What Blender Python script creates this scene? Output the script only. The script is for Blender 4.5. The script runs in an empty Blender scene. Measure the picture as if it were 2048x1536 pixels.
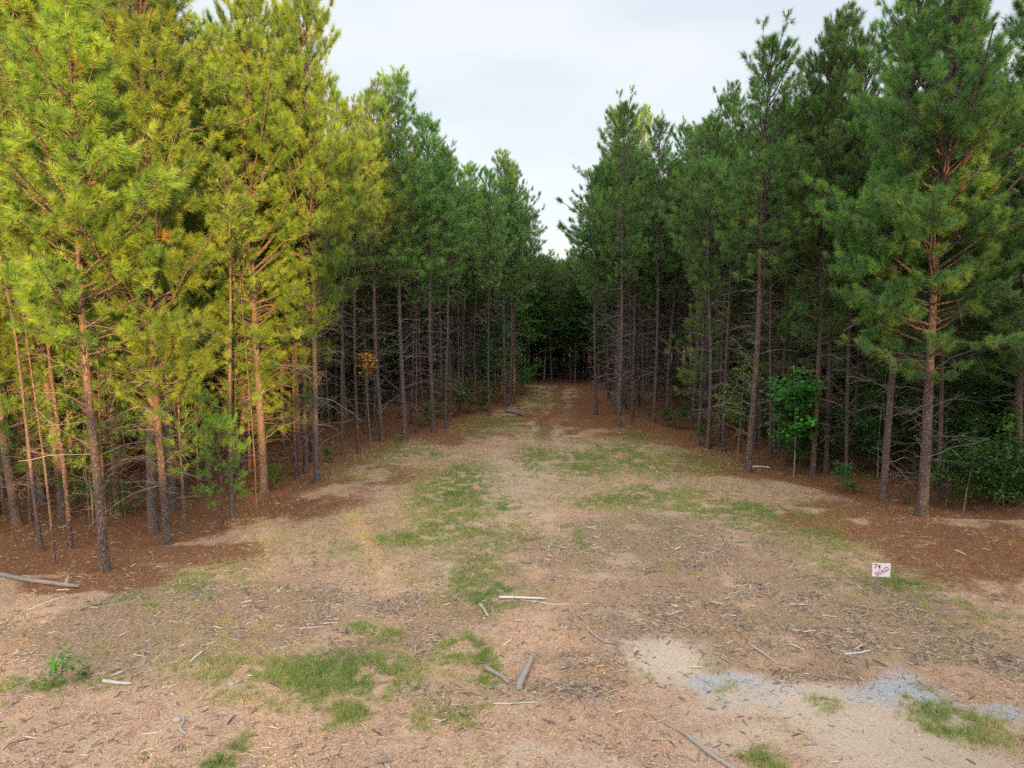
import bpy, math
import numpy as np
from mathutils import Vector, Matrix, Euler
R_ = math.radians
SC = bpy.context.scene
COL = SC.collection
# ------------------------------------------------------------------ camera
CAM_H, PITCH, F = 9.0, R_(5.9), 1420.0
cd = bpy.data.cameras.new('camera'); cam = bpy.data.objects.new('camera', cd); COL.objects.link(cam)
cam.location = (0, 0, CAM_H); cam.rotation_euler = (math.pi/2 - PITCH, 0, 0)
cd.sensor_width = 36; cd.lens = 36*F/2048; cd.clip_start = .1; cd.clip_end = 3000
SC.camera = cam
# ------------------------------------------------------------------ sky and sun
SUN_A, SUN_E = R_(20), R_(7)
w = bpy.data.worlds.new('World'); SC.world = w; w.use_nodes = True
nt = w.node_tree; nt.nodes.clear()
def N(nt, t, **k):
    n = nt.nodes.new(t)
    for a, v in k.items():
        if a == 'ins':
            for i, x in v.items(): n.inputs[i].default_value = x
        else: setattr(n, a, v)
    return n
out = N(nt, 'ShaderNodeOutputWorld'); bg = N(nt, 'ShaderNodeBackground'); bg.inputs[1].default_value = .1
bg2 = N(nt, 'ShaderNodeBackground'); mx = N(nt, 'ShaderNodeMixShader'); mx.inputs[0].default_value = .82
sky = N(nt, 'ShaderNodeTexSky', sky_type='NISHITA', sun_disc=False, sun_elevation=SUN_E, sun_rotation=math.pi - SUN_A)
tc = N(nt, 'ShaderNodeTexCoord'); mp = N(nt, 'ShaderNodeMapping'); mp.inputs['Scale'].default_value = (1.6, 1.2, 5)
nz = N(nt, 'ShaderNodeTexNoise', ins={'Scale': 1.6, 'Detail': 5, 'Roughness': .5})
cr = N(nt, 'ShaderNodeValToRGB')
cr.color_ramp.elements[0].position = .38; cr.color_ramp.elements[0].color = (.315, .335, .362, 1)
cr.color_ramp.elements[1].position = .6; cr.color_ramp.elements[1].color = (.372, .377, .386, 1)
dp = N(nt, 'ShaderNodeVectorMath', operation='DOT_PRODUCT'); dp.inputs[1].default_value = (.2, -.75, .62)
mr = N(nt, 'ShaderNodeMapRange', ins={'From Min': -.1, 'From Max': 1, 'To Min': 1.0, 'To Max': 3.75})
L = nt.links.new
L(tc.outputs['Generated'], mp.inputs[0]); L(mp.outputs[0], nz.inputs['Vector']); L(nz.outputs[0], cr.inputs[0])
L(tc.outputs['Generated'], dp.inputs[0]); L(dp.outputs['Value'], mr.inputs['Value'])
L(sky.outputs[0], bg.inputs[0]); L(cr.outputs[0], bg2.inputs[0]); L(mr.outputs[0], bg2.inputs[1])
L(bg.outputs[0], mx.inputs[1]); L(bg2.outputs[0], mx.inputs[2]); L(mx.outputs[0], out.inputs[0])
sd = bpy.data.lights.new('sun', 'SUN'); sun = bpy.data.objects.new('sun', sd); COL.objects.link(sun)
sd.energy = 5.0; sd.angle = R_(.6); sd.color = (1, .585, .17)
sv = Vector((math.sin(SUN_A)*math.cos(SUN_E), -math.cos(SUN_A)*math.cos(SUN_E), math.sin(SUN_E)))
sun.rotation_euler = sv.to_track_quat('Z', 'Y').to_euler()
SC.view_settings.view_transform = 'Standard'; SC.view_settings.look = 'None'
SC.view_settings.exposure = 1.42; SC.view_settings.gamma = 1
SC.render.engine = 'CYCLES'
SC.cycles.use_denoising = False; SC.cycles.max_bounces = 5; SC.cycles.diffuse_bounces = 3; SC.cycles.transmission_bounces = 3
# ------------------------------------------------------------------ numbers
def ss(a, b, x):
    t = np.clip((x-a)/(b-a), 0, 1); return t*t*(3-2*t)
def vn(x, y, s, seed):
    x = np.asarray(x, float)/s; y = np.asarray(y, float)/s
    xi = np.floor(x).astype(np.int64); yi = np.floor(y).astype(np.int64)
    fx = x-xi; fy = y-yi; fx = fx*fx*(3-2*fx); fy = fy*fy*(3-2*fy)
    def h(a, b):
        v = (a*374761393 + b*668265263 + seed*974711) & 0xffffffff
        v = ((v ^ (v >> 13))*1274126177) & 0xffffffff
        return ((v ^ (v >> 16)) & 0xffff)/65535.
    return (h(xi, yi)*(1-fx)+h(xi+1, yi)*fx)*(1-fy)+(h(xi, yi+1)*(1-fx)+h(xi+1, yi+1)*fx)*fy
def fbm(x, y, s, seed, o=4):
    r = 0; a = .5; t = 0
    for k in range(o):
        r = r + a*vn(x, y, s/2**k, seed+k*17); t += a; a *= .55
    return r/t
def gp(px, py):
    """point on the flat ground seen at photograph pixel px, py"""
    dx = (px-1024)/F; dy = -(py-768)/F
    dz = dy*math.cos(PITCH)-math.sin(PITCH); fy = math.cos(PITCH)+dy*math.sin(PITCH)
    t = -CAM_H/dz
    return dx*t, fy*t
def hgt(x, y):
    x = np.asarray(x, float); y = np.asarray(y, float)
    return (.22*(fbm(x, y, 7, 3, 3)-.5) + .10*(fbm(x, y, 1.3, 9, 3)-.5) - .05*np.exp(-((x-trk(y)-1)/.3)**2)
            - .05*np.exp(-((x-trk(y)+.9)/.3)**2))
def trk(y): return .35*np.sin(np.asarray(y)*.31)+.2*np.sin(np.asarray(y)*.83+1)+np.interp(y, [8, 30, 40, 50, 60, 70, 84, 95], [0, .5, 1, 2.2, 3.4, 4.6, 5.6, 2])
EL = [gp(*p) for p in [(210, 1147), (335, 1085), (465, 1045), (530, 990), (633, 968), (718, 912), (809, 880), (867, 864), (935, 835), (1010, 812), (1035, 795), (1042, 780)]]
ER = [gp(*p) for p in [(1842, 1035), (1765, 1003), (1650, 960), (1496, 948), (1413, 900), (1308, 862), (1237, 855), (1192, 832), (1186, 800), (1190, 785)]]
ELx, ELy = [p[0] for p in EL], [p[1] for p in EL]; ERx, ERy = [p[0] for p in ER], [p[1] for p in ER]
def edgeL(y): return np.interp(y, [22]+ELy, [-40]+ELx)
def edgeR(y): return np.interp(y, [27, 29.5]+ERy, [45, 26]+ERx)
# ------------------------------------------------------------------ mesh building
class Acc:
    def __init__(s): s.V=[]; s.T=[]; s.Q=[]; s.A=[]; s.n=0
    def add(s, V, T=None, Q=None, tint=.5):
        V = np.asarray(V, np.float32).reshape(-1, 3)
        if not len(V): return
        if T is not None and len(T): s.T.append(np.asarray(T, np.int64).reshape(-1, 3)+s.n)
        if Q is not None and len(Q): s.Q.append(np.asarray(Q, np.int64).reshape(-1, 4)+s.n)
        s.A.append(np.broadcast_to(np.asarray(tint, np.float32).ravel(), (len(V),)) if np.size(tint) in (1, len(V)) else None)
        s.V.append(V); s.n += len(V)
    def arr(s):
        z = lambda l, k: np.concatenate(l) if l else np.zeros((0, k), np.int64)
        return np.concatenate(s.V), z(s.T, 3), z(s.Q, 4), np.concatenate(s.A)
    def addcopy(s, a, M, dt=0):
        V, T, Q, A = a
        M = np.array(M)
        s.add(V @ M[:3, :3].T + M[:3, 3], T, Q, np.clip(A+dt, 0, 1) if dt else A)
    def mesh(s, name, mat, smooth=True):
        V, T, Q, A = s.arr()
        me = bpy.data.meshes.new(name)
        me.vertices.add(len(V)); me.vertices.foreach_set('co', V.astype(np.float32).ravel())
        nl = len(T)*3+len(Q)*4
        me.loops.add(nl); me.loops.foreach_set('vertex_index', np.concatenate([T.ravel(), Q.ravel()]).astype(np.int32))
        me.polygons.add(len(T)+len(Q))
        ls = np.concatenate([np.arange(len(T))*3, len(T)*3+np.arange(len(Q))*4]).astype(np.int32)
        me.polygons.foreach_set('loop_start', ls)
        me.update(calc_edges=True)
        me.polygons.foreach_set('use_smooth', np.full(len(T)+len(Q), smooth))
        at = me.attributes.new('tint', 'FLOAT', 'POINT'); at.data.foreach_set('value', A.astype(np.float32))
        me.materials.append(mat)
        return me
def nrm(v): return v/np.maximum(np.linalg.norm(v, axis=-1, keepdims=True), 1e-9)
def tubes(acc, P, Rr, s=4, tint=.5, cap=False):
    """P (n,k,3) centre lines, Rr (n,k) radii"""
    P = np.asarray(P, float); Rr = np.asarray(Rr, float)
    if P.ndim == 2: P = P[None]; Rr = Rr[None]
    n, k, _ = P.shape
    if not n: return
    D = nrm(np.concatenate([P[:, 1:2]-P[:, :1], P[:, 2:]-P[:, :-2], P[:, -1:]-P[:, -2:-1]], 1) if k > 2 else np.repeat(P[:, 1:]-P[:, :1], 2, 1))
    up = np.where(np.abs(D[..., 2:3]) > .9, np.array([1., 0, 0]), np.array([0, 0, 1.]))
    up = np.repeat(up[:, :1], k, 1)
    U = nrm(np.cross(D, up)); W = np.cross(D, U)
    a = np.arange(s)*2*math.pi/s
    V = P[:, :, None] + Rr[:, :, None, None]*(np.cos(a)[None, None, :, None]*U[:, :, None]+np.sin(a)[None, None, :, None]*W[:, :, None])
    i = np.arange(n)[:, None, None]*k*s; j = np.arange(k-1)[None, :, None]*s; m = np.arange(s)[None, None, :]; m2 = (m+1) % s
    Q = np.stack([i+j+m, i+j+m2, i+j+s+m2, i+j+s+m], -1).reshape(-1, 4)
    tt = np.repeat(np.asarray(tint, float).ravel(), k*s) if np.size(tint) == n and n > 1 else tint
    acc.add(V.reshape(-1, 3), None, Q, tt)
    if cap:
        for e in (0, k-1):
            b = V[:, e].reshape(-1, 3); c = P[:, e]
            vv = np.concatenate([b, c]); T = []
            for q in range(n):
                for m_ in range(s):
                    t_ = (q*s+m_, q*s+(m_+1) % s, n*s+q); T.append(t_ if e else t_[::-1])
            acc.add(vv, T, None, float(np.mean(tint)) + .2)
def needles(acc, C, D, nn, ln, wd, rng, tint, stem=.22, spread=(.25, 1.35)):
    C = np.asarray(C); D = nrm(np.asarray(D)); n = len(C)
    u = rng.random((n, nn, 1)); th = .12+1.55*(.12+.88*u)*rng.uniform(.55, 1.15, (n, nn, 1)); ph = rng.uniform(0, 2*math.pi, (n, nn, 1))
    a = nrm(np.cross(D, rng.normal(size=(n, 3)))); b = np.cross(D, a)
    base = C[:, None]-D[:, None]*u*rng.uniform(.1, .48, (n, 1, 1))
    d = D[:, None]*np.cos(th)+(a[:, None]*np.cos(ph)+b[:, None]*np.sin(ph))*np.sin(th)
    d[..., 2] -= .08
    l = ln*rng.uniform(.75, 1.12, (n, nn, 1))*rng.uniform(.55, 1.25, (n, 1, 1))
    sd = nrm(np.cross(d, rng.normal(size=(n, nn, 3))))*wd/2
    V = np.stack([base-sd, base+sd, base+d*l], 2).reshape(-1, 3)
    T = np.arange(n*nn*3).reshape(-1, 3)
    acc.add(V, T, None, np.repeat(np.asarray(tint, float), nn*3))
# ------------------------------------------------------------------ materials
def mat(name): 
    m = bpy.data.materials.new(name); m.use_nodes = True; t = m.node_tree; t.nodes.clear()
    return m, t, N(t, 'ShaderNodeOutputMaterial')
def ramp(t, fac, stops):
    r = N(t, 'ShaderNodeValToRGB'); e = r.color_ramp.elements
    while len(e) > 1: e.remove(e[0])
    e[0].position = stops[0][0]; e[0].color = (*stops[0][1], 1)
    for p, c in stops[1:]:
        x = e.new(p); x.color = (*c, 1)
    t.links.new(fac, r.inputs[0]); return r.outputs[0]
def mixc(t, f, a, b, mode='MIX'):
    m = N(t, 'ShaderNodeMix', data_type='RGBA', blend_type=mode)
    for s, v in ((m.inputs[0], f), (m.inputs[6], a), (m.inputs[7], b)):
        if isinstance(v, (int, float)): s.default_value = v
        elif isinstance(v, tuple): s.default_value = (*v, 1)
        else: t.links.new(v, s)
    return m.outputs[2]
def math_(t, op, a, b=0., c=0.):
    m = N(t, 'ShaderNodeMath', operation=op)
    for i, v in enumerate((a, b, c)):
        if isinstance(v, (int, float)): m.inputs[i].default_value = v
        else: t.links.new(v, m.inputs[i])
    return m.outputs[0]
def noise(t, vec, scale, det=4, rough=.55, sc=None):
    if sc is not None:
        m = N(t, 'ShaderNodeMapping'); m.inputs['Scale'].default_value = sc; t.links.new(vec, m.inputs[0]); vec = m.outputs[0]
    n = N(t, 'ShaderNodeTexNoise', ins={'Scale': scale, 'Detail': det, 'Roughness': rough}); t.links.new(vec, n.inputs['Vector']); return n.outputs[0]
def attr(t, name): 
    a = N(t, 'ShaderNodeAttribute'); a.attribute_name = name; return a
def leafmat(name, stops, trans=.35, jitter=.5):
    m, t, o = mat(name)
    tn = attr(t, 'tint').outputs['Fac']; oi = N(t, 'ShaderNodeObjectInfo')
    c = ramp(t, tn, stops)
    c = mixc(t, 1.0, c, oi.outputs['Color'], 'MULTIPLY')
    hs = N(t, 'ShaderNodeHueSaturation'); t.links.new(c, hs.inputs['Color'])
    t.links.new(math_(t, 'MULTIPLY_ADD', oi.outputs['Random'], .035*jitter*2, .5-.035*jitter), hs.inputs['Hue'])
    t.links.new(math_(t, 'MULTIPLY_ADD', oi.outputs['Random'], .5*jitter, 1-.25*jitter), hs.inputs['Value'])
    p = N(t, 'ShaderNodeBsdfPrincipled', ins={'Roughness': .5, 'Specular IOR Level': .35}); t.links.new(hs.outputs[0], p.inputs['Base Color'])
    tr = N(t, 'ShaderNodeBsdfTranslucent'); t.links.new(mixc(t, 1., hs.outputs[0], (1.15, 1.1, .6), 'MULTIPLY'), tr.inputs[0])
    x = N(t, 'ShaderNodeMixShader'); x.inputs[0].default_value = trans
    t.links.new(p.outputs[0], x.inputs[1]); t.links.new(tr.outputs[0], x.inputs[2]); t.links.new(x.outputs[0], o.inputs[0]); return m
BROWN = (.26, .15, .07)
M_NEEDLE = leafmat('pine_needles', [(0, (.075, .15, .05)), (.45, (.13, .235, .06)), (.85, (.21, .32, .07)), (.965, (.25, .34, .075)), (.985, BROWN)])
M_LEAF = leafmat('broad_leaves', [(0, (.04, .09, .025)), (.6, (.08, .16, .04)), (1, (.17, .24, .05))])
M_YLEAF = leafmat('yellow_leaves', [(0, (.35, .19, .03)), (1, (.62, .36, .06))])
M_GRASS = leafmat('grass_blades', [(0, (.11, .19, .04)), (.45, (.23, .34, .075)), (.8, (.38, .42, .12)), (1, (.56, .46, .24))], .3, 0)
def barkmat(name, dark, light, warm, scale=9):
    m, t, o = mat(name); tc = N(t, 'ShaderNodeTexCoord').outputs['Object']; oi = N(t, 'ShaderNodeObjectInfo')
    vm = N(t, 'ShaderNodeVectorMath', operation='ADD'); t.links.new(tc, vm.inputs[0])
    mp = N(t, 'ShaderNodeMapping'); mp.inputs['Scale'].default_value = (1, 1, .33); 
    n0 = noise(t, tc, 3, 3); t.links.new(n0, vm.inputs[1]); t.links.new(vm.outputs[0], mp.inputs[0])
    v = N(t, 'ShaderNodeTexVoronoi', feature='DISTANCE_TO_EDGE', ins={'Scale': scale}); t.links.new(mp.outputs[0], v.inputs['Vector'])
    n1 = noise(t, tc, 24, 5); n2 = noise(t, tc, 1.3, 3)
    f = math_(t, 'MULTIPLY', math_(t, 'SMOOTH_MAX', v.outputs['Distance'], .0, .02), 4.5)
    f = math_(t, 'ADD', f, math_(t, 'MULTIPLY', math_(t, 'SUBTRACT', n1, .5), 1.3))
    c = ramp(t, f, [(.05, dark), (.55, tuple((a+b)/2 for a, b in zip(dark, light))), (1, light)])
    c = mixc(t, math_(t, 'MULTIPLY', math_(t, 'SUBTRACT', n2, .35), 1.6), c, mixc(t, .5, c, warm))
    tn = attr(t, 'tint').outputs['Fac']
    c = mixc(t, 1., c, ramp(t, tn, [(0, (.65, .65, .65)), (1, (1.3, 1.25, 1.2))]), 'MULTIPLY')
    c = mixc(t, math_(t, 'MULTIPLY', oi.outputs['Random'], .3), c, (.2, .19, .185))
    p = N(t, 'ShaderNodeBsdfPrincipled', ins={'Roughness': .9, 'Specular IOR Level': .2}); t.links.new(c, p.inputs['Base Color'])
    b = N(t, 'ShaderNodeBump', ins={'Strength': .8, 'Distance': .03}); t.links.new(f, b.inputs['Height']); t.links.new(b.outputs[0], p.inputs['Normal'])
    t.links.new(p.outputs[0], o.inputs[0]); return m
M_BARK = barkmat('pine_bark', (.03, .022, .02), (.24, .175, .155), (.22, .11, .07))
M_SBARK = barkmat('smooth_bark', (.14, .13, .11), (.42, .40, .36), (.3, .25, .2), 14)
def woodmat(name, stops, sc=(1, 1, 1)):
    m, t, o = mat(name); tc = N(t, 'ShaderNodeTexCoord').outputs['Object']
    tn = attr(t, 'tint').outputs['Fac']; n = noise(t, tc, 30, 4, .6, sc)
    c = ramp(t, math_(t, 'ADD', tn, math_(t, 'MULTIPLY', math_(t, 'SUBTRACT', n, .5), .5)), stops)
    p = N(t, 'ShaderNodeBsdfPrincipled', ins={'Roughness': .85, 'Specular IOR Level': .2}); t.links.new(c, p.inputs['Base Color'])
    b = N(t, 'ShaderNodeBump', ins={'Strength': .6, 'Distance': .02}); t.links.new(n, b.inputs['Height']); t.links.new(b.outputs[0], p.inputs['Normal'])
    t.links.new(p.outputs[0], o.inputs[0]); return m
M_DEAD = woodmat('dead_twigs', [(0, (.09, .07, .06)), (.6, (.19, .15, .135)), (1, (.34, .29, .26))])
M_CHIP = woodmat('wood_chips', [(0, (.10, .075, .06)), (.3, (.25, .19, .155)), (.65, (.44, .33, .245)), (1, (.62, .50, .38))])
M_LOG = woodmat('weathered_wood', [(0, (.13, .11, .10)), (.5, (.36, .31, .275)), (1, (.62, .57, .53))])
M_STRAW = woodmat('pine_straw', [(0, (.10, .04, .022)), (.6, (.26, .105, .05)), (1, (.42, .23, .12))])
M_STONE = woodmat('pebbles', [(0, (.22, .235, .265)), (.3, (.42, .27, .18)), (.7, (.60, .41, .29)), (1, (.76, .66, .56))])
# ------------------------------------------------------------------ tagging
def tag(o, label=None, cat=None, group=None, kind=None):
    for k, v in (('label', label), ('category', cat), ('group', group), ('kind', kind)):
        if v: o[k] = v
    return o
def ob(name, me, parent=None, loc=None):
    o = bpy.data.objects.new(name, me); COL.objects.link(o); o.parent = parent
    if loc is not None: o.location = loc
    return o
# ------------------------------------------------------------------ trees
def pine(seed, H, r0, cb, R, nn=34, nl=.24, nw=.013, dead0=2.0, step=.5, dens=1., nd=3, side=0., slim=1., tube_s=4, lod=0, wob=.12, up=0.):
    rng = np.random.default_rng(seed)
    tr, cr, dd = Acc(), Acc(), Acc()
    k = 16; zz = np.linspace(-.25, H, k)
    ph = rng.uniform(0, 6.28, 2); am = rng.uniform(.3, 1, 2)*wob
    cx = lambda z: am[0]*np.sin(z*.33+ph[0])-am[0]*math.sin(ph[0]); cy = lambda z: am[1]*np.sin(z*.27+ph[1])-am[1]*math.sin(ph[1])
    rad = lambda z: r0*(1-.9*np.clip(z/H, 0, 1)**1.15)+.006
    rr = rad(zz); rr[0] *= 1.4; 
    zt = np.sort(np.concatenate([zz, [.05, .35, .8]])); rt = rad(zt)*(1+.38*np.exp(-np.clip(zt, 0, 9)/.28))
    tubes(tr, np.stack([cx(zt), cy(zt), zt], -1), rt, 10 if not lod else 5, .5)
    LP, LR, SP, SR, TC, TD, TT = [], [], [], [], [], [], []
    z = cb+rng.uniform(0, .3); asy = rng.uniform(0, 6.28); lobes = lambda zz, az: 1+.22*math.sin(zz*1.9+asy)+.22*math.cos(az-asy+zz*.5)
    while z < H-.15:
        t = (z-cb)/(H-cb)
        nb = rng.integers(3, 6)
        a0 = rng.uniform(0, 6.28)
        for q in range(nb):
            az = a0+q*2*math.pi/nb+rng.normal(0, .25)
            if rng.random() > dens: continue
            prof = min(1, .5+t*2.4)*(1-t)**.46
            Lb = R*prof*rng.uniform(.55, 1.25)*lobes(z, az)*(1+side*math.cos(az+math.pi/2)) + .25
            el = R_(8+48*t**.8+rng.normal(0, 8)+up)
            hd = np.array([math.cos(az), math.sin(az), 0]); s = np.linspace(0, 1, 5)
            b = np.array([cx(z), cy(z), z])
            cv = rng.uniform(.05, .28)
            P = b+hd*(s*Lb*math.cos(el))[:, None]+np.array([0, 0, 1])*(Lb*(s*math.sin(el)+cv*s*s))[:, None]
            P[1:-1] += rng.normal(0, .04*Lb, (3, 3))*.5
            LP.append(P); r1 = .009+.011*Lb*slim; LR.append(r1*(1-.75*s))
            ns = max(1, int(Lb*2.35*(1 if not lod else .7)))
            dm = nrm(P[-1]-P[-2])
            TC.append(P[-1]); TD.append(dm+[0, 0, .35]); TT.append(rng.random())
            for jn in range(ns):
                sp = rng.uniform(.28, .97) if Lb > .7 else rng.uniform(.1, .9)
                i = min(3, int(sp*4)); f = sp*4-i; p0 = P[i]*(1-f)+P[i+1]*f
                sg = 1 if jn % 2 else -1; aa = az+sg*R_(rng.uniform(30, 70))
                ls = (.22+.30*Lb*(1.15-sp))*rng.uniform(.6, 1.2)
                d = nrm(np.array([math.cos(aa), math.sin(aa), .15+.9*t+rng.normal(0, .22)]))
                e = p0+d*ls; e[2] += .12*ls
                SP.append(np.stack([p0, (p0+e)/2-[0, 0, .03], e])); SR.append([.009, .007, .005])
                TC.append(e); TD.append(d+[0, 0, .4]); TT.append(rng.random())
                if ls > .6 and (lod < 1 or rng.random() < .5):
                    for kk in range(2 if ls > .8 else 1):
                        g = rng.uniform(.35, .8); a2 = aa+rng.choice([-1, 1])*R_(rng.uniform(25, 60))
                        d2 = nrm(np.array([math.cos(a2), math.sin(a2), .3+t+rng.normal(0, .2)])); c0 = p0+(e-p0)*g
                        TC.append(c0+d2*rng.uniform(.15, .3)); TD.append(d2+[0, 0, .3]); TT.append(rng.random())
        z += step*rng.uniform(.7, 1.3)*(1-.45*t)
    TC.append(np.array([cx(H), cy(H), H+.05])); TD.append(np.array([0, 0, 1.])); TT.append(.8)
    tubes(tr, np.array(LP), np.array(LR), tube_s, .6)
    if not lod: tubes(tr, np.array(SP), np.array(SR), 3, .7)
    TT = np.array(TT)*.93
    TT[rng.random(len(TT)) < .003] = 1
    TC = np.array(TC)
    needles(cr, TC, np.array(TD), nn, nl, nw, rng, TT)
    # dead whorls below the crown
    DP, DR, DS, DSR = [], [], [], []
    z = dead0
    while z < cb+(H-cb)*.25:
        for q in range(nd):
            if rng.random() < .25: continue
            az = rng.uniform(0, 6.28); Ld = rng.uniform(.25, 1)**1.3*R*.8+.15; el = R_(rng.uniform(-5, 50)); s = np.linspace(0, 1, 6)
            hd = np.array([math.cos(az), math.sin(az), 0]); sidev = np.array([-math.sin(az), math.cos(az), 0])*rng.normal(0, .12)
            b = np.array([cx(z), cy(z), z]); dr = rng.uniform(0, .45)
            P = b+hd*(s*Ld*math.cos(el))[:, None]+np.array([0, 0, 1])*(Ld*(s*math.sin(el)-dr*s*s))[:, None]+sidev*(Ld*s*s)[:, None]
            P[1:] += rng.normal(0, .02*Ld, (5, 3))
            DP.append(P); DR.append((.007+.006*Ld)*(1-.62*s))
            for jn in range(int(Ld*2.6)+ (rng.random() < .5)):
                i = rng.integers(1, 5); aa = az+rng.choice([-1, 1])*R_(rng.uniform(25, 65)); ls = Ld*rng.uniform(.15, .4)
                d = np.array([math.cos(aa), math.sin(aa), rng.normal(.05, .35)])*ls
                DS.append(np.stack([P[i], P[i]+d*.5+rng.normal(0, .03, 3), P[i]+d-[0, 0, .15*ls]])); DSR.append([.006, .005, .0035])
        z += step*rng.uniform(.5, 1.2)
    if DP:
        tubes(dd, np.array(DP), np.array(DR), 3, rng.uniform(0, 1, len(DP)))
        if not lod and DS: tubes(dd, np.array(DS), np.array(DSR), 3, rng.uniform(.2, 1, len(DS)))
    return tr, cr, dd
def broadleaf(seed, H, r0, R, nl, ls, cb=.25, lean=0.):
    rng = np.random.default_rng(seed); tr, cr = Acc(), Acc()
    z = np.linspace(-.1, H*.92, 9); tx = lean*z+.06*H*np.sin(z/H*3+seed)*.4
    tubes(tr, np.stack([tx, 0*z, z], -1), r0*(1-.8*np.clip(z/H, 0, 1))+.004, 6, .6)
    nb = int(12+H*3); LP, LR, C = [], [], []
    for q in range(nb):
        t = cb+(1-cb)*rng.random()**.8*.98; zz = t*H*.92; az = rng.uniform(0, 6.28)
        Lb = R*math.sin(math.pi*min(.95, .25+.72*(t-cb)/(1-cb)))*rng.uniform(.5, 1.1)
        el = R_(rng.uniform(5, 50)); s = np.linspace(0, 1, 4)
        b = np.array([np.interp(zz, z, tx), 0, zz])
        P = b+np.array([math.cos(az)*math.cos(el), math.sin(az)*math.cos(el), math.sin(el)])*(s*Lb)[:, None]
        P[1:] += rng.normal(0, .06*Lb, (3, 3)); LP.append(P); LR.append((.006+.01*Lb)*(1-.7*s))
        for f in np.linspace(.35, 1, max(2, int(Lb*4))): C.append(P[0]+(P[-1]-P[0])*f+rng.normal(0, .12*Lb+.04, 3))
    tubes(tr, np.array(LP), np.array(LR), 3, .6)
    C = np.array(C); per = max(3, nl//len(C)); n = len(C)*per
    # sprays: leaves of one spray share a plane
    base = np.repeat(C, per, 0)+rng.normal(0, 1, (n, 3))*np.array([1, 1, .35])*(.12+.06*R)
    az = rng.uniform(0, 6.28, n); d = np.stack([np.cos(az), np.sin(az), rng.normal(-.25, .3, n)], -1); d = nrm(d)
    sdv = nrm(np.cross(d, np.array([0, 0, 1.])+rng.normal(0, .35, (n, 3)))); l = ls*rng.uniform(.6, 1.25, (n, 1))
    wv = sdv*l*.36; mid = base+d*l*.45+np.array([0, 0, .04])*l
    V = np.stack([base, mid-wv, base+d*l, mid+wv], 1).reshape(-1, 3); Q = np.arange(n*4).reshape(-1, 4)
    tt = np.repeat(np.clip(np.repeat(rng.uniform(.1, .8, len(C)), per)+rng.normal(0, .1, n), 0, 1), 4)
    cr.add(V, None, Q, tt)
    return tr, cr
VAR = {}
def variant(key, parts):
    tr, cr, dd = parts
    if key[0] in 'ty': tr.addcopy(dd.arr(), np.eye(4)); dd = Acc()
    VAR[key] = (tr.mesh('trunk', M_BARK), cr.mesh('crown', M_NEEDLE, False), dd.mesh('dead_wood', M_DEAD) if dd.n else None)
STAND = []
for i, (H, cb, R, r0) in enumerate([(24, 12.0, 3.1, .17), (23, 11.0, 3.3, .16), (25, 12.6, 3.3, .19), (22, 11.5, 2.9, .14), (24.5, 10.5, 3.6, .18), (21, 12, 2.6, .11)]):
    variant('s%d' % i, pine(100+i, H, r0, cb, R, 62, .34, .0195, 2.0, .45, nd=3, wob=.22)); STAND.append('s%d' % i)
for i, (H, cb, R, r0, sd_) in enumerate([(24, 7, 3.9, .2, .25), (23, 6.0, 3.8, .19, .3), (21, 5.2, 3.7, .18, .25), (24.5, 8, 3.9, .2, .2), (18, 5.0, 3.4, .19, .2)]):
    variant('e%d' % i, pine(200+i, H, r0, cb, R, 105, .34, .015, 1.6, .43, nd=3, side=sd_))
for i, (H, cb, R, r0) in enumerate([(13, 10, 1.2, .07), (11, 8.0, 1.1, .055), (15, 11.5, 1.4, .085)]):
    variant('t%d' % i, pine(300+i, H, r0, cb, R, 32, .24, .018, 1.0, .5, nd=2, wob=.25, dens=.8))
for i, (H, cb, R, r0) in enumerate([(17, 6.5, 3.2, .15), (15.5, 5, 3.0, .14)]):
    variant('f%d' % i, pine(400+i, H, r0, cb, R, 32, .3, .028, 2, .5, nd=2))
variant('y0', pine(500, 7.5, .06, 2.2, 1.9, 60, .26, .012, .6, .42, nd=2, slim=.8))
variant('y1', pine(501, 5.2, .045, 1.2, 1.6, 60, .25, .012, .4, .38, nd=2, slim=.8))
variant('m0', pine(600, 23.5, .24, 5.8, 4.0, 105, .34, .0155, 1.8, .45, nd=3, side=.3, slim=1.3))
variant('m1', pine(601, 24, .20, 11, 3.6, 72, .34, .0175, 2.2, .48, nd=4, side=.15))
def place(key, x, y, label, group=None, s=1., rz=0., lean=(0, 0), color=(1, 1, 1), sxy=1., cat='pine tree', name='pine_tree', mats=None):
    e = ob(name, None, None, (x, y, float(hgt(x, y))-.03)); e.empty_display_size = .5
    e.rotation_euler = (lean[0], lean[1], rz); e.scale = (s*sxy, s*sxy, s)
    tag(e, label, cat, group)
    for nm, me in zip(('trunk', 'crown', 'dead_wood'), VAR[key]):
        if me is None: continue
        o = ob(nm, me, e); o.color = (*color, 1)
    return e
rg = np.random.default_rng(7)
taken = []
def rcol(side, j=.12, y=0):  # foliage tint: sunlit warmth painted into near left trees, shaded tone into the rest
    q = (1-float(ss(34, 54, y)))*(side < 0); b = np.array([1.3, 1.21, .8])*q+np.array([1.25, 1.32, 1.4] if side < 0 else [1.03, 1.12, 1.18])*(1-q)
    return tuple(np.clip(b*rg.uniform(1-j, 1+j)*np.array([1, 1, 1])+rg.normal(0, .03, 3), .3, 1.6))
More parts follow.
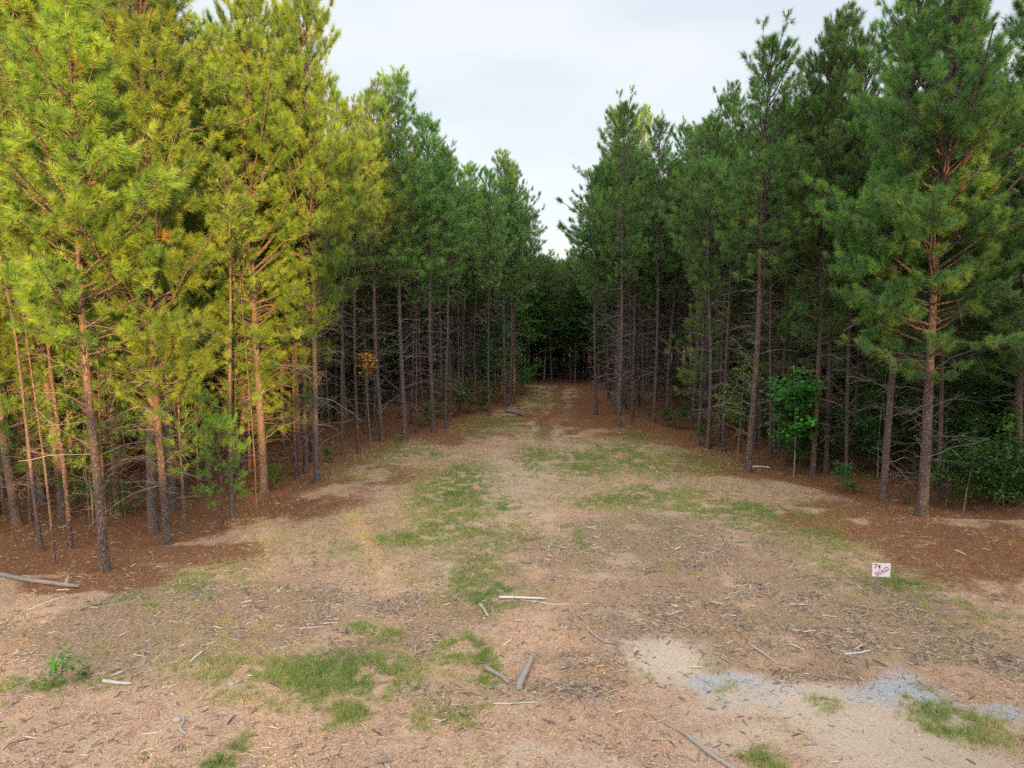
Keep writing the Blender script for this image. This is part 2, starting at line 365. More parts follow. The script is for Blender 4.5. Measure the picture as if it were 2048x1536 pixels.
# px, py of the base, variant, scale, thickness, lean x (deg, + = top to the right), label
FRONT = [
 (210, 1143, 'm2', 1, 1, 0, 'nearest pine at the left edge, scarred grey trunk rising above the fallen log'),
 (335, 1087, 'e2', 1, .82, 0, 'pine with low green boughs, second along the left edge from the fallen log'),
 (465, 1035, 't2', 1, 1.1, -1, 'thin pine between the two thick low-boughed pines of the left edge'),
 (513, 1022, 't0', .9, .7, 1, 'very thin bare pole pine just in front of the thick dark-based pine on the left'),
 (528, 985, 'm0', 1.02, .82, 0, 'thick pine with dark base and golden lower boughs on the left edge'),
 (598, 950, 'e3', 1, .8, -.5, 'left one of the close pair of pines behind the straight pine'),
 (612, 946, 's3', 1, .85, 1, 'right one of the close pair of pines behind the straight pine'),
 (633, 966, 'e3', 1.02, .72, .3, 'straight pine in front of the close pair where the golden light ends'),
 (685, 911, 's3', .98, .7, .8, 'slender pine left of the hanging yellow leaves'),
 (718, 907, 's5', 1, .9, -.3, 'slender pine directly under the hanging yellow leaves'),
 (764, 883, 's1', 1, .95, 1.5, 'pine right of the yellow leaves, leaning slightly right'),
 (809, 879, 's4', 1, 1, .3, 'brown-barked pine behind the tall green weed on the left edge'),
 (832, 868, 't0', 1, .9, 0, 'thin pole just right of the brown-barked pine behind the tall weed'),
 (867, 864, 's0', 1, 1, .4, 'pine with wide bare forks, midway down the left edge of the track'),
 (892, 856, 's3', 1, .8, -.5, 'slim pine close behind the widely forked pine on the left of the track'),
 (898, 842, 's5', 1.05, .9, .5, 'second slim pine behind the widely forked pine on the left of the track'),
 (1010, 813, 's2', .98, .8, 0, 'leftmost of the three close trunks where the track enters the woods'),
 (1019, 811, 's1', .98, .8, 0, 'middle of the three close trunks where the track enters the woods'),
 (1029, 808, 's4', .96, .8, 0, 'rightmost of the three close trunks where the track enters the woods'),
 (978, 832, 's3', .98, .7, .4, 'slender pine left of the three close trunks at the track'),
 (35, 1048, 'e0', 1, .9, -4, 'leaning grey pine nearest the left border of the picture'),
 (84, 1100, 't2', 1, .8, -5, 'thin leaning pole pine, left one of two in front of the leaning thick pine'),
 (109, 1128, 't1', 1, .8, -4, 'thin leaning pole pine, right one of two in front of the leaning thick pine'),
 (140, 1095, 't2', 1, 1, -2, 'thin dark pole pine just left of the nearest scarred pine'),
 (128, 1035, 'e1', 1, 1, -3.5, 'thick orange-lit pine leaning left behind the two thin poles'),
 (85, 1010, 'e3', 1, .85, -2, 'orange-lit pine behind the leaning pines near the left border'),
 (232, 1030, 'e0', 1.02, 1, 0, 'orange-lit pine close behind the nearest scarred pine'),
 (182, 1075, 't1', .7, .5, 0, 'short pale sapling pole left of the nearest scarred pine'),
 (1237, 854, 'm1', .99, .75, 0, 'tall open-crowned pine standing foremost on the right of the track'),
 (1263, 849, 't2', 1, .6, 0, 'thin pole right of the open-crowned pine beside the track'),
 (1192, 831, 's1', .9, .9, 0, 'dark pine at the right lip of the track where it enters the woods'),
 (1308, 846, 's0', .97, .8, -.3, 'reddish dark pine right of the open-crowned pine'),
 (1385, 858, 's3', 1, .9, .2, 'left one of a row of slim pines behind the leafy bushes on the right'),
 (1401, 868, 's5', .97, .8, -.5, 'second of the row of slim pines behind the leafy bushes on the right'),
 (1415, 897, 's1', .97, .9, -1, 'crooked slim pine with a bushy clump of leaves at its foot, right edge'),
 (1447, 903, 's2', .95, .7, .8, 'slim pine left of the thick dark pine on the right edge'),
 (1496, 946, 'm1', 1, 1, .8, 'thick dark pine with yellow-green leaves beside its trunk on the right edge'),
 (1540, 915, 's3', 1, .8, 0, 'left of two slim pines behind the bright green sapling'),
 (1557, 910, 's5', 1, .8, 0, 'right of two slim pines behind the bright green sapling'),
 (1625, 952, 'e3', 1.02, .8, 0, 'left of the twin dark trunks right of the bright green sapling'),
 (1651, 946, 's4', 1.05, .85, .4, 'right of the twin dark trunks right of the bright green sapling'),
 (1692, 952, 's1', 1.05, .7, .6, 'slim dark pine leaning right behind the twin trunks'),
 (1766, 1002, 'e0', 1, .85, .8, 'grey-blue pine second from the right along the edge above the sold sign'),
 (1843, 1033, 'm0', 1.0, .95, .8, 'thick pine with a spray of dead twigs low on its trunk, right edge'),
 (1876, 1002, 's3', 1, .8, 0, 'dark pine hidden just behind the thick pine with the twig spray'),
 (2035, 1010, 'e2', 1.05, 1, -1, 'golden-boughed pine at the right border of the picture'),
]
variant('m2', pine(602, 18.5, .16, 7.5, 3.1, 105, .34, .015, 2.2, .41, nd=3, side=.2, slim=1.2))
for (px, py, key, s, th, ln, lab) in FRONT:
    x, y = gp(px, py); taken.append((x, y)); yq = y
    s *= .94 if (px > 1400 and px < 1700) or (px < 1040 and y > 51) else 1
    side = -1 if px < 1060 else 1
    rz = math.atan2(-y, (-x if abs(x) > 3 else 0)) + math.pi/2 if key[0] in 'em' else rg.uniform(0, 6.28)
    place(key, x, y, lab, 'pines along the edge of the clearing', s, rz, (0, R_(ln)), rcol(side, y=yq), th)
# fill behind the edge
cand = []
sp = 2.5
for yy in np.arange(24, 118, sp):
    for xx in np.arange(-80, 80, sp):
        x = xx+rg.uniform(-1, 1)*.95; y = yy+rg.uniform(-1, 1)*.95
        if abs(x) > .78*y+6: continue
        dl = edgeL(y)-x; dr = x-edgeR(y)
        if y > 88:
            inside = min(y-88, 40); side = -1 if x < 4 else 1
            if -1 < x < 13: inside = y-88+6
        elif dl > 1.6: inside = dl; side = -1
        elif dr > 1.6: inside = dr; side = 1
        else: continue
        if side < 0 and y < 88: inside = min(inside, (y-26)+.6*max(0, 0))
        if inside < .3: continue
        if any((x-a)**2+(y-b)**2 < 1.8**2 for a, b in taken): continue
        if inside > 40 or (inside > 26 and rg.random() < .35): continue
        cand.append((inside, x, y, side)); taken.append((x, y))
cand.sort(key=lambda c: c[0]+c[2]*.12)
NIND = 235
print('candidates', len(cand))
BAND = {(-1, 0): 'slender pine of the golden-lit left stand, standing behind the left edge trees nearest the camera',
        (-1, 1): 'slender shaded pine inside the left stand, behind the edge trees midway down the track',
        (-1, 2): 'distant shaded pine left of where the track enters the woods',
        (1, 0): 'dark shaded pine inside the right stand, behind the trees above the sold sign',
        (1, 1): 'dark shaded pine inside the right stand, behind the edge trees midway down the track',
        (1, 2): 'distant shaded pine right of where the track enters the woods'}
GRP = {(-1, 0): 'pines inside the near left stand', (-1, 1): 'pines inside the middle left stand', (-1, 2): 'pines inside the far left stand',
       (1, 0): 'pines inside the near right stand', (1, 1): 'pines inside the middle right stand', (1, 2): 'pines inside the far right stand'}
for inside, x, y, side in cand[:NIND]:
    if y > 88 and -4 < x < 15:
        place(['f0', 'f1'][rg.integers(2)], x, y, 'short bushy pine closing off the far end of the track', 'pines beyond the far end of the track', rg.uniform(1.08, 1.28), rg.uniform(0, 6.28), (0, 0), rcol(1)); continue
    b = 0 if y < 44 else (1 if y < 66 else 2)
    if rg.random() < .18: key = ['t0', 't1', 't2'][rg.integers(3)]
    elif b == 0 and rg.random() < .4: key = ['e0', 'e1', 'e3'][rg.integers(3)]
    else: key = STAND[rg.integers(6)]
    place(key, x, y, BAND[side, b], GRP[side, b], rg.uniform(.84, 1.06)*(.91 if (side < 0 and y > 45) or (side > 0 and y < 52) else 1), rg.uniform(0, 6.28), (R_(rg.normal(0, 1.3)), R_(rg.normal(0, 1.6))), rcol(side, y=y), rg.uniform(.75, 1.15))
# the rest of the woods: one mass
LOW = [[a.arr() for a in pine(700+i, H, .15, cb, R, 18, .32, .05, 2.5, .6, nd=2, lod=1, tube_s=3)] for i, (H, cb, R) in enumerate([(24, 11, 2.8), (22.5, 11.5, 2.6), (24, 9, 2.9)])]
LOWS = [[a.arr() for a in pine(720+i, 16, .13, 4, 3.0, 18, .32, .05, 2.5, .6, nd=2, lod=1, tube_s=3)] for i in range(2)]
wt, wc, wd_ = Acc(), Acc(), Acc()
def TM(x, y, rz, s, z=None): return np.array(Matrix.Translation((x, y, float(hgt(x, y)) if z is None else z)) @ Matrix.Rotation(rz, 4, 'Z') @ Matrix.Scale(s, 4))
def massed(name, items, label=None):
    t_, c_ = Acc(), Acc()
    for arrs, x, y, s in items:
        M = TM(x, y, rg.uniform(0, 6.28), s); t_.addcopy(arrs[0], M); c_.addcopy(arrs[1], M, rg.uniform(-.2, .2)); t_.addcopy(arrs[2], M)
    V1, T1, Q1, A1 = t_.arr(); V2, T2, Q2, A2 = c_.arr()
    al = Acc(); al.add(V1, T1, Q1, A1); al.add(V2, T2, Q2, A2)
    me = al.mesh(name, M_BARK, False); me.materials.append(M_NEEDLE)
    idx = np.zeros(len(me.polygons), np.int32)
    # triangles come first (tubes have none), quads after
    idx[:len(T1)+len(T2)] = 1
    me.polygons.foreach_set('material_index', idx)
    o = ob(name, me); o.color = (.95, 1.0, .95, 1); tag(o, label, 'woodland', None, 'stuff'); return o
rest = [((LOWS[rg.integers(2)] if ((y > 88 and -4 < x < 15) or _ > 22 or rg.random() < .2) else LOW[rg.integers(3)]), x, y, rg.uniform(.92, 1.05)) for _, x, y, sd2 in cand[NIND:]]
for xx in np.arange(-100, 100, 2.3):
    for yy in (119, 123, 127): rest.append((LOWS[rg.integers(2)], xx+rg.uniform(-1, 1), yy+rg.uniform(-1, 1), rg.uniform(.75, 1.1)))
for yy in np.arange(30, 118, 2.4):
    for sg_ in (-1, 1):
        for q in (9, 12.5): rest.append((LOWS[rg.integers(2)], sg_*(.78*yy+q)+rg.uniform(-1, 1), yy, rg.uniform(.7, 1.1)))
massed('pine_woods', rest, 'dark mass of pines deep inside the woods behind the countable trees')
# unseen pines added behind the camera, heights and gap shaped to shade the clearing
HI = [[a.arr() for a in pine(740+i, 34, .3, 24, 4.6, 26, .34, .05, 8, .6, nd=1, lod=1, tube_s=3)] for i in range(2)]
beh = []
for row in range(4):
    for xx in np.arange(-72, 95, 2.7):
        x = xx+rg.uniform(-1, 1); y = -34-row*3.2+rg.uniform(-1, 1)
        top = 12.2 if x < 18 else (15.5 if 34 < x < 44 else 25)
        beh.append((LOWS[rg.integers(2)], x, y, top/16*rg.uniform(.85, 1.1)))
        if x > 24+rg.uniform(-1, 3): beh.append((HI[rg.integers(2)], x+rg.uniform(-1, 1), y-2, rg.uniform(.95, 1.08)))
for q in range(34): beh.append((LOWS[rg.integers(2)], rg.uniform(15, 20.5), rg.uniform(1, 12), rg.uniform(1.2, 1.65)))  # more unseen pines added right of the camera to stop sun leaks
massed('unseen_shade_pines', beh, 'unseen pines added behind and right of the viewpoint to shade the clearing')
# ------------------------------------------------------------------ ground
def lines(segs):
    o = []
    for a, b, s in segs: o.append(np.arange(a, b, s))
    return np.unique(np.concatenate(o))
gx = lines([(-900, -100, 80), (-100, -40, 5), (-40, -24, .5), (-24, 24, .11), (24, 40, .5), (40, 100, 5), (100, 981, 80)])
gy = lines([(-400, -60, 40), (-60, 8, 4), (8, 12, .5), (12, 36, .10), (36, 60, .16), (60, 100, .4), (100, 140, 4), (140, 1500, 80)])
X, Y = np.meshgrid(gx, gy); X = X.ravel(); Y = Y.ravel()
def ell(X, Y, px, py, rx, ry, soft=.5):
    cx, cy = gp(px, py); x1, _ = gp(px+rx, py); _, y0 = gp(px, py-ry); _, y1 = gp(px, py+ry)
    d = np.sqrt(((X-cx)/max(.05, x1-cx))**2+((Y-cy)/max(.05, (y0-y1)/2))**2)
    return d
GR = [(910,975,60,40,1),(930,1010,40,55,.9),(890,1045,60,28,.8),(830,1076,60,12,1),(700,1095,50,18,.5),(950,1110,45,50,.8),(985,1195,40,20,.9),(935,1150,30,40,.7),(1010,1014,22,12,1),
 (1070,915,30,16,1),(1165,925,50,22,1),(1250,900,60,12,.9),(1320,922,85,20,.9),(1240,885,60,7,.7),(1280,875,30,7,.8),(1300,998,110,16,1),(1370,1014,55,12,1),(1500,1028,70,18,.9),
 (1440,1005,60,16,.6),(1620,1082,60,24,.8),(1690,1115,60,22,.6),(1720,1150,60,18,.5),(1810,1168,32,12,.9),(1140,1070,22,12,1),(560,1357,110,26,1),(680,1348,100,32,1),(620,1335,170,18,.8),
 (745,1318,60,14,.9),(350,1362,100,10,.5),(60,1378,60,9,.9),(190,1368,50,10,.5),(690,1418,45,14,1),(750,1402,25,18,.9),(530,1423,28,6,1),(480,1470,15,8,1),(437,1510,22,14,1),(710,1265,22,7,1),(775,1271,22,6,1),
 (915,1300,40,13,1),(965,1325,30,22,1),(905,1415,55,15,.7),(1900,1445,42,20,1),(1960,1455,50,22,.7),(2020,1470,40,30,.5),(1540,1524,30,8,1),(410,1155,50,16,.7),(470,1130,60,12,.4),(820,905,60,14,.8),(940,940,40,20,.7),
 (990,848,40,12,.8),(950,862,30,10,.7),(1080,866,30,8,.6),(1075,800,30,10,.8),(1850,1215,40,14,.5),(1960,1240,70,35,.3),(1900,1280,80,25,.25),(760,940,70,16,.5),(660,1050,60,20,.35),(560,1090,70,18,.3),
 (1100,1000,60,20,.35),(1150,960,60,14,.5),(1400,960,70,14,.4),(1560,1000,70,14,.4),(1330,1060,60,12,.35),(1230,1130,80,14,.25),(1460,1390,30,14,.4),(1430,1340,20,8,.4),(1660,1425,25,10,.6),(1280,1350,30,10,.4),
 (800,1100,70,30,.45),(860,1130,50,30,.4),(1050,960,60,16,.35),(870,1000,40,40,.5),(780,1020,50,10,.4),(300,1195,40,8,.4),(500,1180,40,10,.3),(1100,1420,40,10,.4),(1850,1380,20,6,.5),(960,1070,60,20,.6)]
jx = X+1.2*(fbm(X, Y, 1.2, 50, 3)-.5); jy = Y+2.2*(fbm(X, Y, 1.4, 60, 3)-.5)
near = (Y > 10) & (Y < 100) & (np.abs(X) < 45)
grass = np.zeros_like(X)
def gmask(x, y):
    g = np.zeros_like(x)
    xx = x+.9*(fbm(x, y, 1.2, 50, 3)-.5); yy = y+1.6*(fbm(x, y, 1.4, 60, 3)-.5)
    for px, py, rx, ry, dn in GR: g = np.maximum(g, dn*(1-ss(.4, 2.9, ell(xx, yy, px, py, rx, ry))))
    return g*ss(.3, .6, fbm(x, y, .45, 77, 2)+.1)
grass[near] = gmask(X[near], Y[near])
nb = 1.3*(fbm(X, Y, 2.2, 21, 4)-.5)*2
inL = ss(-2.8, 1.3, (edgeL(Y)-X)+nb*1.6+.2); inR = ss(-2.6, 1.2, (X-edgeR(Y))+nb*1.5+1.2)
far_n = ss(84, 88, Y)
rut_ = np.maximum(np.exp(-((X-trk(Y)-1.0)/.35)**2), np.exp(-((X-trk(Y)+.9)/.35)**2))
trackn = (1-.45*rut_)*ss(42, 58, Y)*ss(.2, .8, 1.0*fbm(X, Y, 1.1, 31, 3)+.35*np.exp(-((X-trk(Y)))**2/.5))
beyond = ((Y > 22)).astype(float)
needle = np.clip(np.maximum(np.maximum(inL*beyond, inR*beyond), np.maximum(far_n, trackn)), 0, 1)
for px, py, rx, ry, v in [(700, 950, 190, 40, .7), (560, 1010, 190, 40, .8), (380, 1110, 200, 38, .75), (150, 1170, 210, 22, .8), (1700, 1040, 230, 60, .8), (1900, 1120, 200, 70, .75), (1450, 930, 150, 34, .8), (1290, 870, 120, 16, .9), (900, 870, 100, 24, .8), (1060, 1080, 26, 10, .55), (930, 845, 110, 20, .9), (1960, 1075, 170, 42, .95), (2040, 1120, 110, 60, .85), (250, 1155, 150, 22, .85), (1120, 830, 120, 30, .6)]:
    needle = np.maximum(needle, v*(1-ss(.4, 1.3, ell(jx, jy, px, py, rx, ry)))*ss(.25, .6, fbm(X, Y, 1.5, 41, 3)+.1))
mulch = np.zeros_like(X)
for px, py, rx, ry, v in [(400, 1240, 460, 100, .85), (830, 1230, 170, 60, .9), (1150, 1350, 130, 60, .95), (1500, 1240, 400, 120, .85), (1700, 1200, 280, 70, .85), (1350, 1090, 300, 80, .85), (1050, 1120, 240, 80, .7), (1900, 1290, 200, 60, .7), (950, 1380, 160, 40, .5), (200, 1300, 220, 60, .5), (760, 1260, 200, 50, .8), (560, 1140, 130, 24, .4)]:
    mulch = np.maximum(mulch, v*(1-ss(.5, 1.3, ell(jx, jy, px, py, rx, ry)))*ss(.2, .55, fbm(X, Y, 1.8, 43, 4)+.05))
sand = np.zeros_like(X)
for px, py, rx, ry, v in [(1340, 1320, 90, 55, 1), (1620, 1420, 270, 60, .95), (1780, 1470, 220, 60, 1), (1850, 1515, 260, 30, .9), (1960, 1440, 140, 40, .7), (1500, 1390, 120, 40, .8), (880, 1135, 28, 26, .7), (1040, 950, 120, 40, .45), (1010, 1000, 60, 30, .5), (1230, 1230, 60, 14, .3), (1150, 1520, 200, 30, .5), (1500, 1500, 160, 30, .6), (1250, 1120, 60, 14, .4), (1960, 1500, 120, 40, .5), (1330, 1030, 50, 10, .5)]:
    sand = np.maximum(sand, v*(1-ss(.35, 1.4, ell(jx, jy, px, py, rx, ry))))
rut = np.maximum(np.exp(-((X-trk(Y)-1.0+.3*(fbm(X, Y, 3, 5, 2)-.5))/.28)**2), np.exp(-((X-trk(Y)+.9+.3*(fbm(X, Y, 3, 6, 2)-.5))/.28)**2))
sand = np.maximum(sand, .4*rut*ss(24, 30, Y)*(1-ss(50, 66, Y))*ss(.25, .5, fbm(X, Y, 2, 71, 3)))
blue = np.zeros_like(X)
for px, py, rx, ry, v in [(1795, 1392, 90, 38, 1), (1440, 1372, 70, 22, .85), (1985, 1412, 80, 13, .8), (1540, 1380, 60, 30, .45), (1640, 1395, 60, 18, .4), (1520, 1420, 70, 30, .35)]:
    blue = np.maximum(blue, v*(1-ss(.2, 1.7, ell(jx, jy, px, py, rx, ry))))
ga = Acc(); nx, ny = len(gx), len(gy)
I = (np.arange(ny-1)[:, None]*nx+np.arange(nx-1)[None]).ravel()
ga.add(np.stack([X, Y, hgt(X, Y)], -1), None, np.stack([I, I+1, I+nx+1, I+nx], -1))
m, t, o = mat('bare_ground'); tcg = N(t, 'ShaderNodeTexCoord').outputs['Object']
a1 = attr(t, 'cover'); a2 = attr(t, 'cover_b'); sx = N(t, 'ShaderNodeSeparateColor'); t.links.new(a1.outputs['Color'], sx.inputs[0]); sy = N(t, 'ShaderNodeSeparateColor'); t.links.new(a2.outputs['Color'], sy.inputs[0])
vv = N(t, 'ShaderNodeTexVoronoi', ins={'Scale': 26}); t.links.new(tcg, vv.inputs['Vector'])
v2 = N(t, 'ShaderNodeTexVoronoi', ins={'Scale': 60}); t.links.new(tcg, v2.inputs['Vector'])
n1 = noise(t, tcg, 1.1, 6, .6); n2 = noise(t, tcg, 14, 5, .65); n3 = noise(t, tcg, .25, 3); n4 = noise(t, tcg, 55, 3, .6)
peb = math_(t, 'ADD', math_(t, 'MULTIPLY', N(t, 'ShaderNodeSeparateColor').outputs[0], 0), 0)
spv = N(t, 'ShaderNodeSeparateColor'); t.links.new(vv.outputs['Color'], spv.inputs[0])
spw = N(t, 'ShaderNodeSeparateColor'); t.links.new(v2.outputs['Color'], spw.inputs[0])
grav = ramp(t, spv.outputs[0], [(0, (.34, .215, .14)), (.35, (.54, .345, .225)), (.75, (.66, .44, .295)), (.95, (.75, .56, .41)), (1, (.78, .69, .58))])
grav = mixc(t, .45, grav, ramp(t, spw.outputs[1], [(0, (.25, .15, .11)), (.6, (.52, .32, .225)), (1, (.66, .50, .40))]))
grav = mixc(t, math_(t, 'MULTIPLY', n1, .4), grav, (.50, .30, .19))
grav = mixc(t, .55, grav, ramp(t, n2, [(.3, (.35, .31, .29)), (.5, (.95, .94, .93)), (.75, (1.25, 1.2, 1.15))]), 'MULTIPLY')
grav = mixc(t, .55, grav, ramp(t, noise(t, tcg, 38, 4, .7), [(.36, (.3, .27, .26)), (.48, (1, 1, 1)), (.7, (1.3, 1.28, 1.25))]), 'MULTIPLY')
grav = mixc(t, .8, grav, ramp(t, noise(t, tcg, 2.4, 5, .7), [(.3, (.68, .62, .6)), (.5, (1, 1, 1)), (.7, (1.12, 1.12, 1.12))]), 'MULTIPLY')
n5 = noise(t, tcg, 3.2, 5, .65)
def layer(base, col, mask, nse, k=.9, sharp=.18):
    nse = math_(t, 'MULTIPLY_ADD', nse, .55, math_(t, 'MULTIPLY', n5, .5)); k = k*1.7
    f = N(t, 'ShaderNodeMapRange', interpolation_type='SMOOTHSTEP'); 
    t.links.new(math_(t, 'ADD', mask, math_(t, 'MULTIPLY', math_(t, 'SUBTRACT', nse, .5), k)), f.inputs['Value'])
    f.inputs['From Min'].default_value = .5-sharp; f.inputs['From Max'].default_value = .5+sharp
    return mixc(t, math_(t, 'MULTIPLY', f.outputs[0], 1.), base, col)
mul = ramp(t, n2, [(.28, (.085, .055, .036)), (.43, (.25, .165, .105)), (.55, (.38, .255, .165)), (.75, (.55, .41, .29))])
ned = ramp(t, noise(t, tcg, 9, 6, .7, (1, 2.2, 1)), [(.25, (.07, .032, .018)), (.45, (.20, .09, .046)), (.62, (.33, .16, .08)), (.8, (.44, .27, .16))])
snd = ramp(t, n2, [(.2, (.46, .35, .27)), (.6, (.62, .50, .40)), (.9, (.70, .60, .50))])
blu = mixc(t, .22, ramp(t, spw.outputs[0], [(0, (.19, .24, .31)), (.5, (.37, .45, .55)), (.85, (.54, .60, .66)), (1, (.66, .55, .44))]), snd)
grs = ramp(t, n2, [(.3, (.09, .11, .03)), (.6, (.22, .22, .08)), (.8, (.38, .30, .16))])
smooth = N(t, 'ShaderNodeMapRange', ins={'From Min': .52, 'From Max': .66}); t.links.new(noise(t, tcg, .7, 4, .6), smooth.inputs['Value'])
grav = mixc(t, math_(t, 'MULTIPLY', smooth.outputs[0], .6), grav, mixc(t, n2, (.50, .345, .23), (.62, .45, .32)))
c = layer(grav, mul, sx.outputs[1], n2, 1.1, .3)
c = layer(c, snd, sx.outputs[2], n1, .55, .55)
c = layer(c, blu, math_(t, 'MULTIPLY', sy.outputs[0], .95), n4, 1.25, .4)
c = layer(c, ned, sx.outputs[0], n2, 1.1, .27)
c = layer(c, grs, math_(t, 'MULTIPLY', sy.outputs[1], .55), n2, 1.1, .35)
c = mixc(t, 1., c, (.92, .905, .86), 'MULTIPLY')
c = mixc(t, .35, c, ramp(t, n3, [(.35, (.36, .32, .30)), (.65, (.66, .60, .56))]), 'SOFT_LIGHT')
p = N(t, 'ShaderNodeBsdfPrincipled', ins={'Roughness': .95, 'Specular IOR Level': .15}); t.links.new(c, p.inputs['Base Color'])
b = N(t, 'ShaderNodeBump', ins={'Strength': .9, 'Distance': .035})
t.links.new(math_(t, 'ADD', math_(t, 'MULTIPLY', vv.outputs['Distance'], -.6), math_(t, 'ADD', n2, math_(t, 'MULTIPLY', n4, .5))), b.inputs['Height']); t.links.new(b.outputs[0], p.inputs['Normal'])
t.links.new(p.outputs[0], o.inputs[0]); M_GROUND = m
gme = ga.mesh('ground', M_GROUND)
for nm, ch in (('cover', (needle, mulch, sand)), ('cover_b', (blue, grass, 0*grass))):
    at = gme.attributes.new(nm, 'FLOAT_COLOR', 'POINT')
    at.data.foreach_set('color', np.stack([*ch, np.ones_like(X)], -1).astype(np.float32).ravel())
tag(ob('ground', gme), 'pinkish gravel and needle-covered clearing floor', None, None, 'structure')
def lut(field, x, y):
    """bilinear-ish lookup of a ground field"""
    i = np.clip(np.searchsorted(gy, y)-1, 0, ny-1); j = np.clip(np.searchsorted(gx, x)-1, 0, nx-1)
    return field.reshape(ny, nx)[i, j]
# ------------------------------------------------------------------ litter and cover (uncountable)
rg = np.random.default_rng(11)
def scatter(n, ymin=12.5, ymax=60, xr=.76, pw=1.0):
    y = ymin+(ymax-ymin)*rg.random(n)**pw; x = rg.uniform(-1, 1, n)*(y*xr+1); return x, y
# wood chips: flat splintered slivers
x, y = scatter(330000, 12.5, 48, pw=1.5)
mm = lut(mulch, x, y); nn_ = lut(needle, x, y); gg = lut(sand, x, y)
clump = fbm(x, y, .8, 91, 3)
keep = rg.random(len(x)) < (.07+.75*mm*ss(.4, .64, clump)*1.25+.015*nn_)*(1-.9*gg)
x, y = x[keep], y[keep]; n = len(x); print('chips', n)
ln = (.018+.11*rg.random(n)**3)*(1+.9*(rg.random(n) < .04)); wd = ln*rg.uniform(.08, .22, n)+.004; th = wd*.35
an = rg.uniform(0, 6.28, n); tl = rg.normal(0, .18, n)
d = np.stack([np.cos(an)*np.cos(tl), np.sin(an)*np.cos(tl), np.sin(tl)], -1); sdv = nrm(np.cross(d, [0, 0, 1.])); upv = np.cross(sdv, d)
c0 = np.stack([x, y, hgt(x, y)+.008+np.abs(np.sin(tl))*ln*.5], -1)
e = c0+d*ln[:, None]; s_ = c0-d*ln[:, None]
V = np.stack([s_-sdv*wd[:, None]*.4, s_+sdv*wd[:, None]*.6, e+sdv*wd[:, None]*.3, e-sdv*wd[:, None]*.7,
              c0+upv*th[:, None]*2-d*ln[:, None]*.6, c0+upv*th[:, None]*2+d*ln[:, None]*.5], 1)
T = np.array([(0, 1, 4), (3, 5, 2)]); Qd = np.array([(1, 2, 5, 4), (3, 0, 4, 5)])
of = np.arange(n)[:, None, None]*6
ch = Acc(); ch.add(V.reshape(-1, 3), (T[None]+of).reshape(-1, 3), (Qd[None]+of).reshape(-1, 4), np.repeat(rg.random(n)**1.35, 6))
tag(ob('wood_chips', ch.mesh('wood_chips', M_CHIP, False)), 'grey and tan splintered wood chips strewn over the clearing', 'wood chips', None, 'stuff')
# pebbles
x, y = scatter(150000, 12.5, 38, pw=1.6)
keep = rg.random(len(x)) < (.42*(1-lut(needle, x, y))*(1-.85*lut(sand, x, y))*(1-.6*lut(mulch, x, y))+.5*lut(blue, x, y))
x, y = x[keep], y[keep]; n = len(x); print('pebbles', n)
r = .006+.026*rg.random(n)**3.2
oc = np.array([(1, 0, 0), (0, 1, 0), (-1, 0, 0), (0, -1, 0), (0, 0, 1), (0, 0, -1)], float)
V = oc[None]*rg.uniform(.6, 1.2, (n, 6, 1))*r[:, None, None]*np.array([1, 1, .7]); an = rg.uniform(0, 6.28, n)
ca, sa = np.cos(an)[:, None], np.sin(an)[:, None]; V = np.stack([V[..., 0]*ca-V[..., 1]*sa, V[..., 0]*sa+V[..., 1]*ca, V[..., 2]], -1)
V += np.stack([x, y, hgt(x, y)+r*.3], -1)[:, None]
T = np.array([(0, 1, 4), (1, 2, 4), (2, 3, 4), (3, 0, 4), (1, 0, 5), (2, 1, 5), (3, 2, 5), (0, 3, 5)])
pb = Acc(); pb.add(V.reshape(-1, 3), (T[None]+np.arange(n)[:, None, None]*6).reshape(-1, 3), None, np.repeat(np.where(rg.random(n) < .12, rg.uniform(0, .15, n), rg.uniform(.25, 1, n)), 6))
tag(ob('pebbles', pb.mesh('pebbles', M_STONE, True)), 'small orange and grey pebbles scattered over the gravel', 'pebbles', None, 'stuff')
# straw
x, y = scatter(260000, 20, 70, pw=1.2)
keep = rg.random(len(x)) < lut(needle, x, y)*.75+.02
x, y = x[keep], y[keep]; n = len(x); print('straw', n)
an = rg.uniform(0, 6.28, n); l = rg.uniform(.08, .2, n); d = np.stack([np.cos(an), np.sin(an), rg.normal(.1, .22, n)], -1)
c0 = np.stack([x, y, hgt(x, y)+.01+.02*rg.random(n)], -1); sdv = nrm(np.cross(d, [0, 0, 1.]))*.006
st = Acc(); st.add(np.stack([c0-sdv, c0+sdv, c0+d*l[:, None]], 1).reshape(-1, 3), np.arange(3*n).reshape(-1, 3), None, np.repeat(rg.random(n), 3))
tag(ob('pine_straw', st.mesh('pine_straw', M_STRAW, False)), 'red-brown fallen pine needles under the trees', 'pine straw', None, 'stuff')
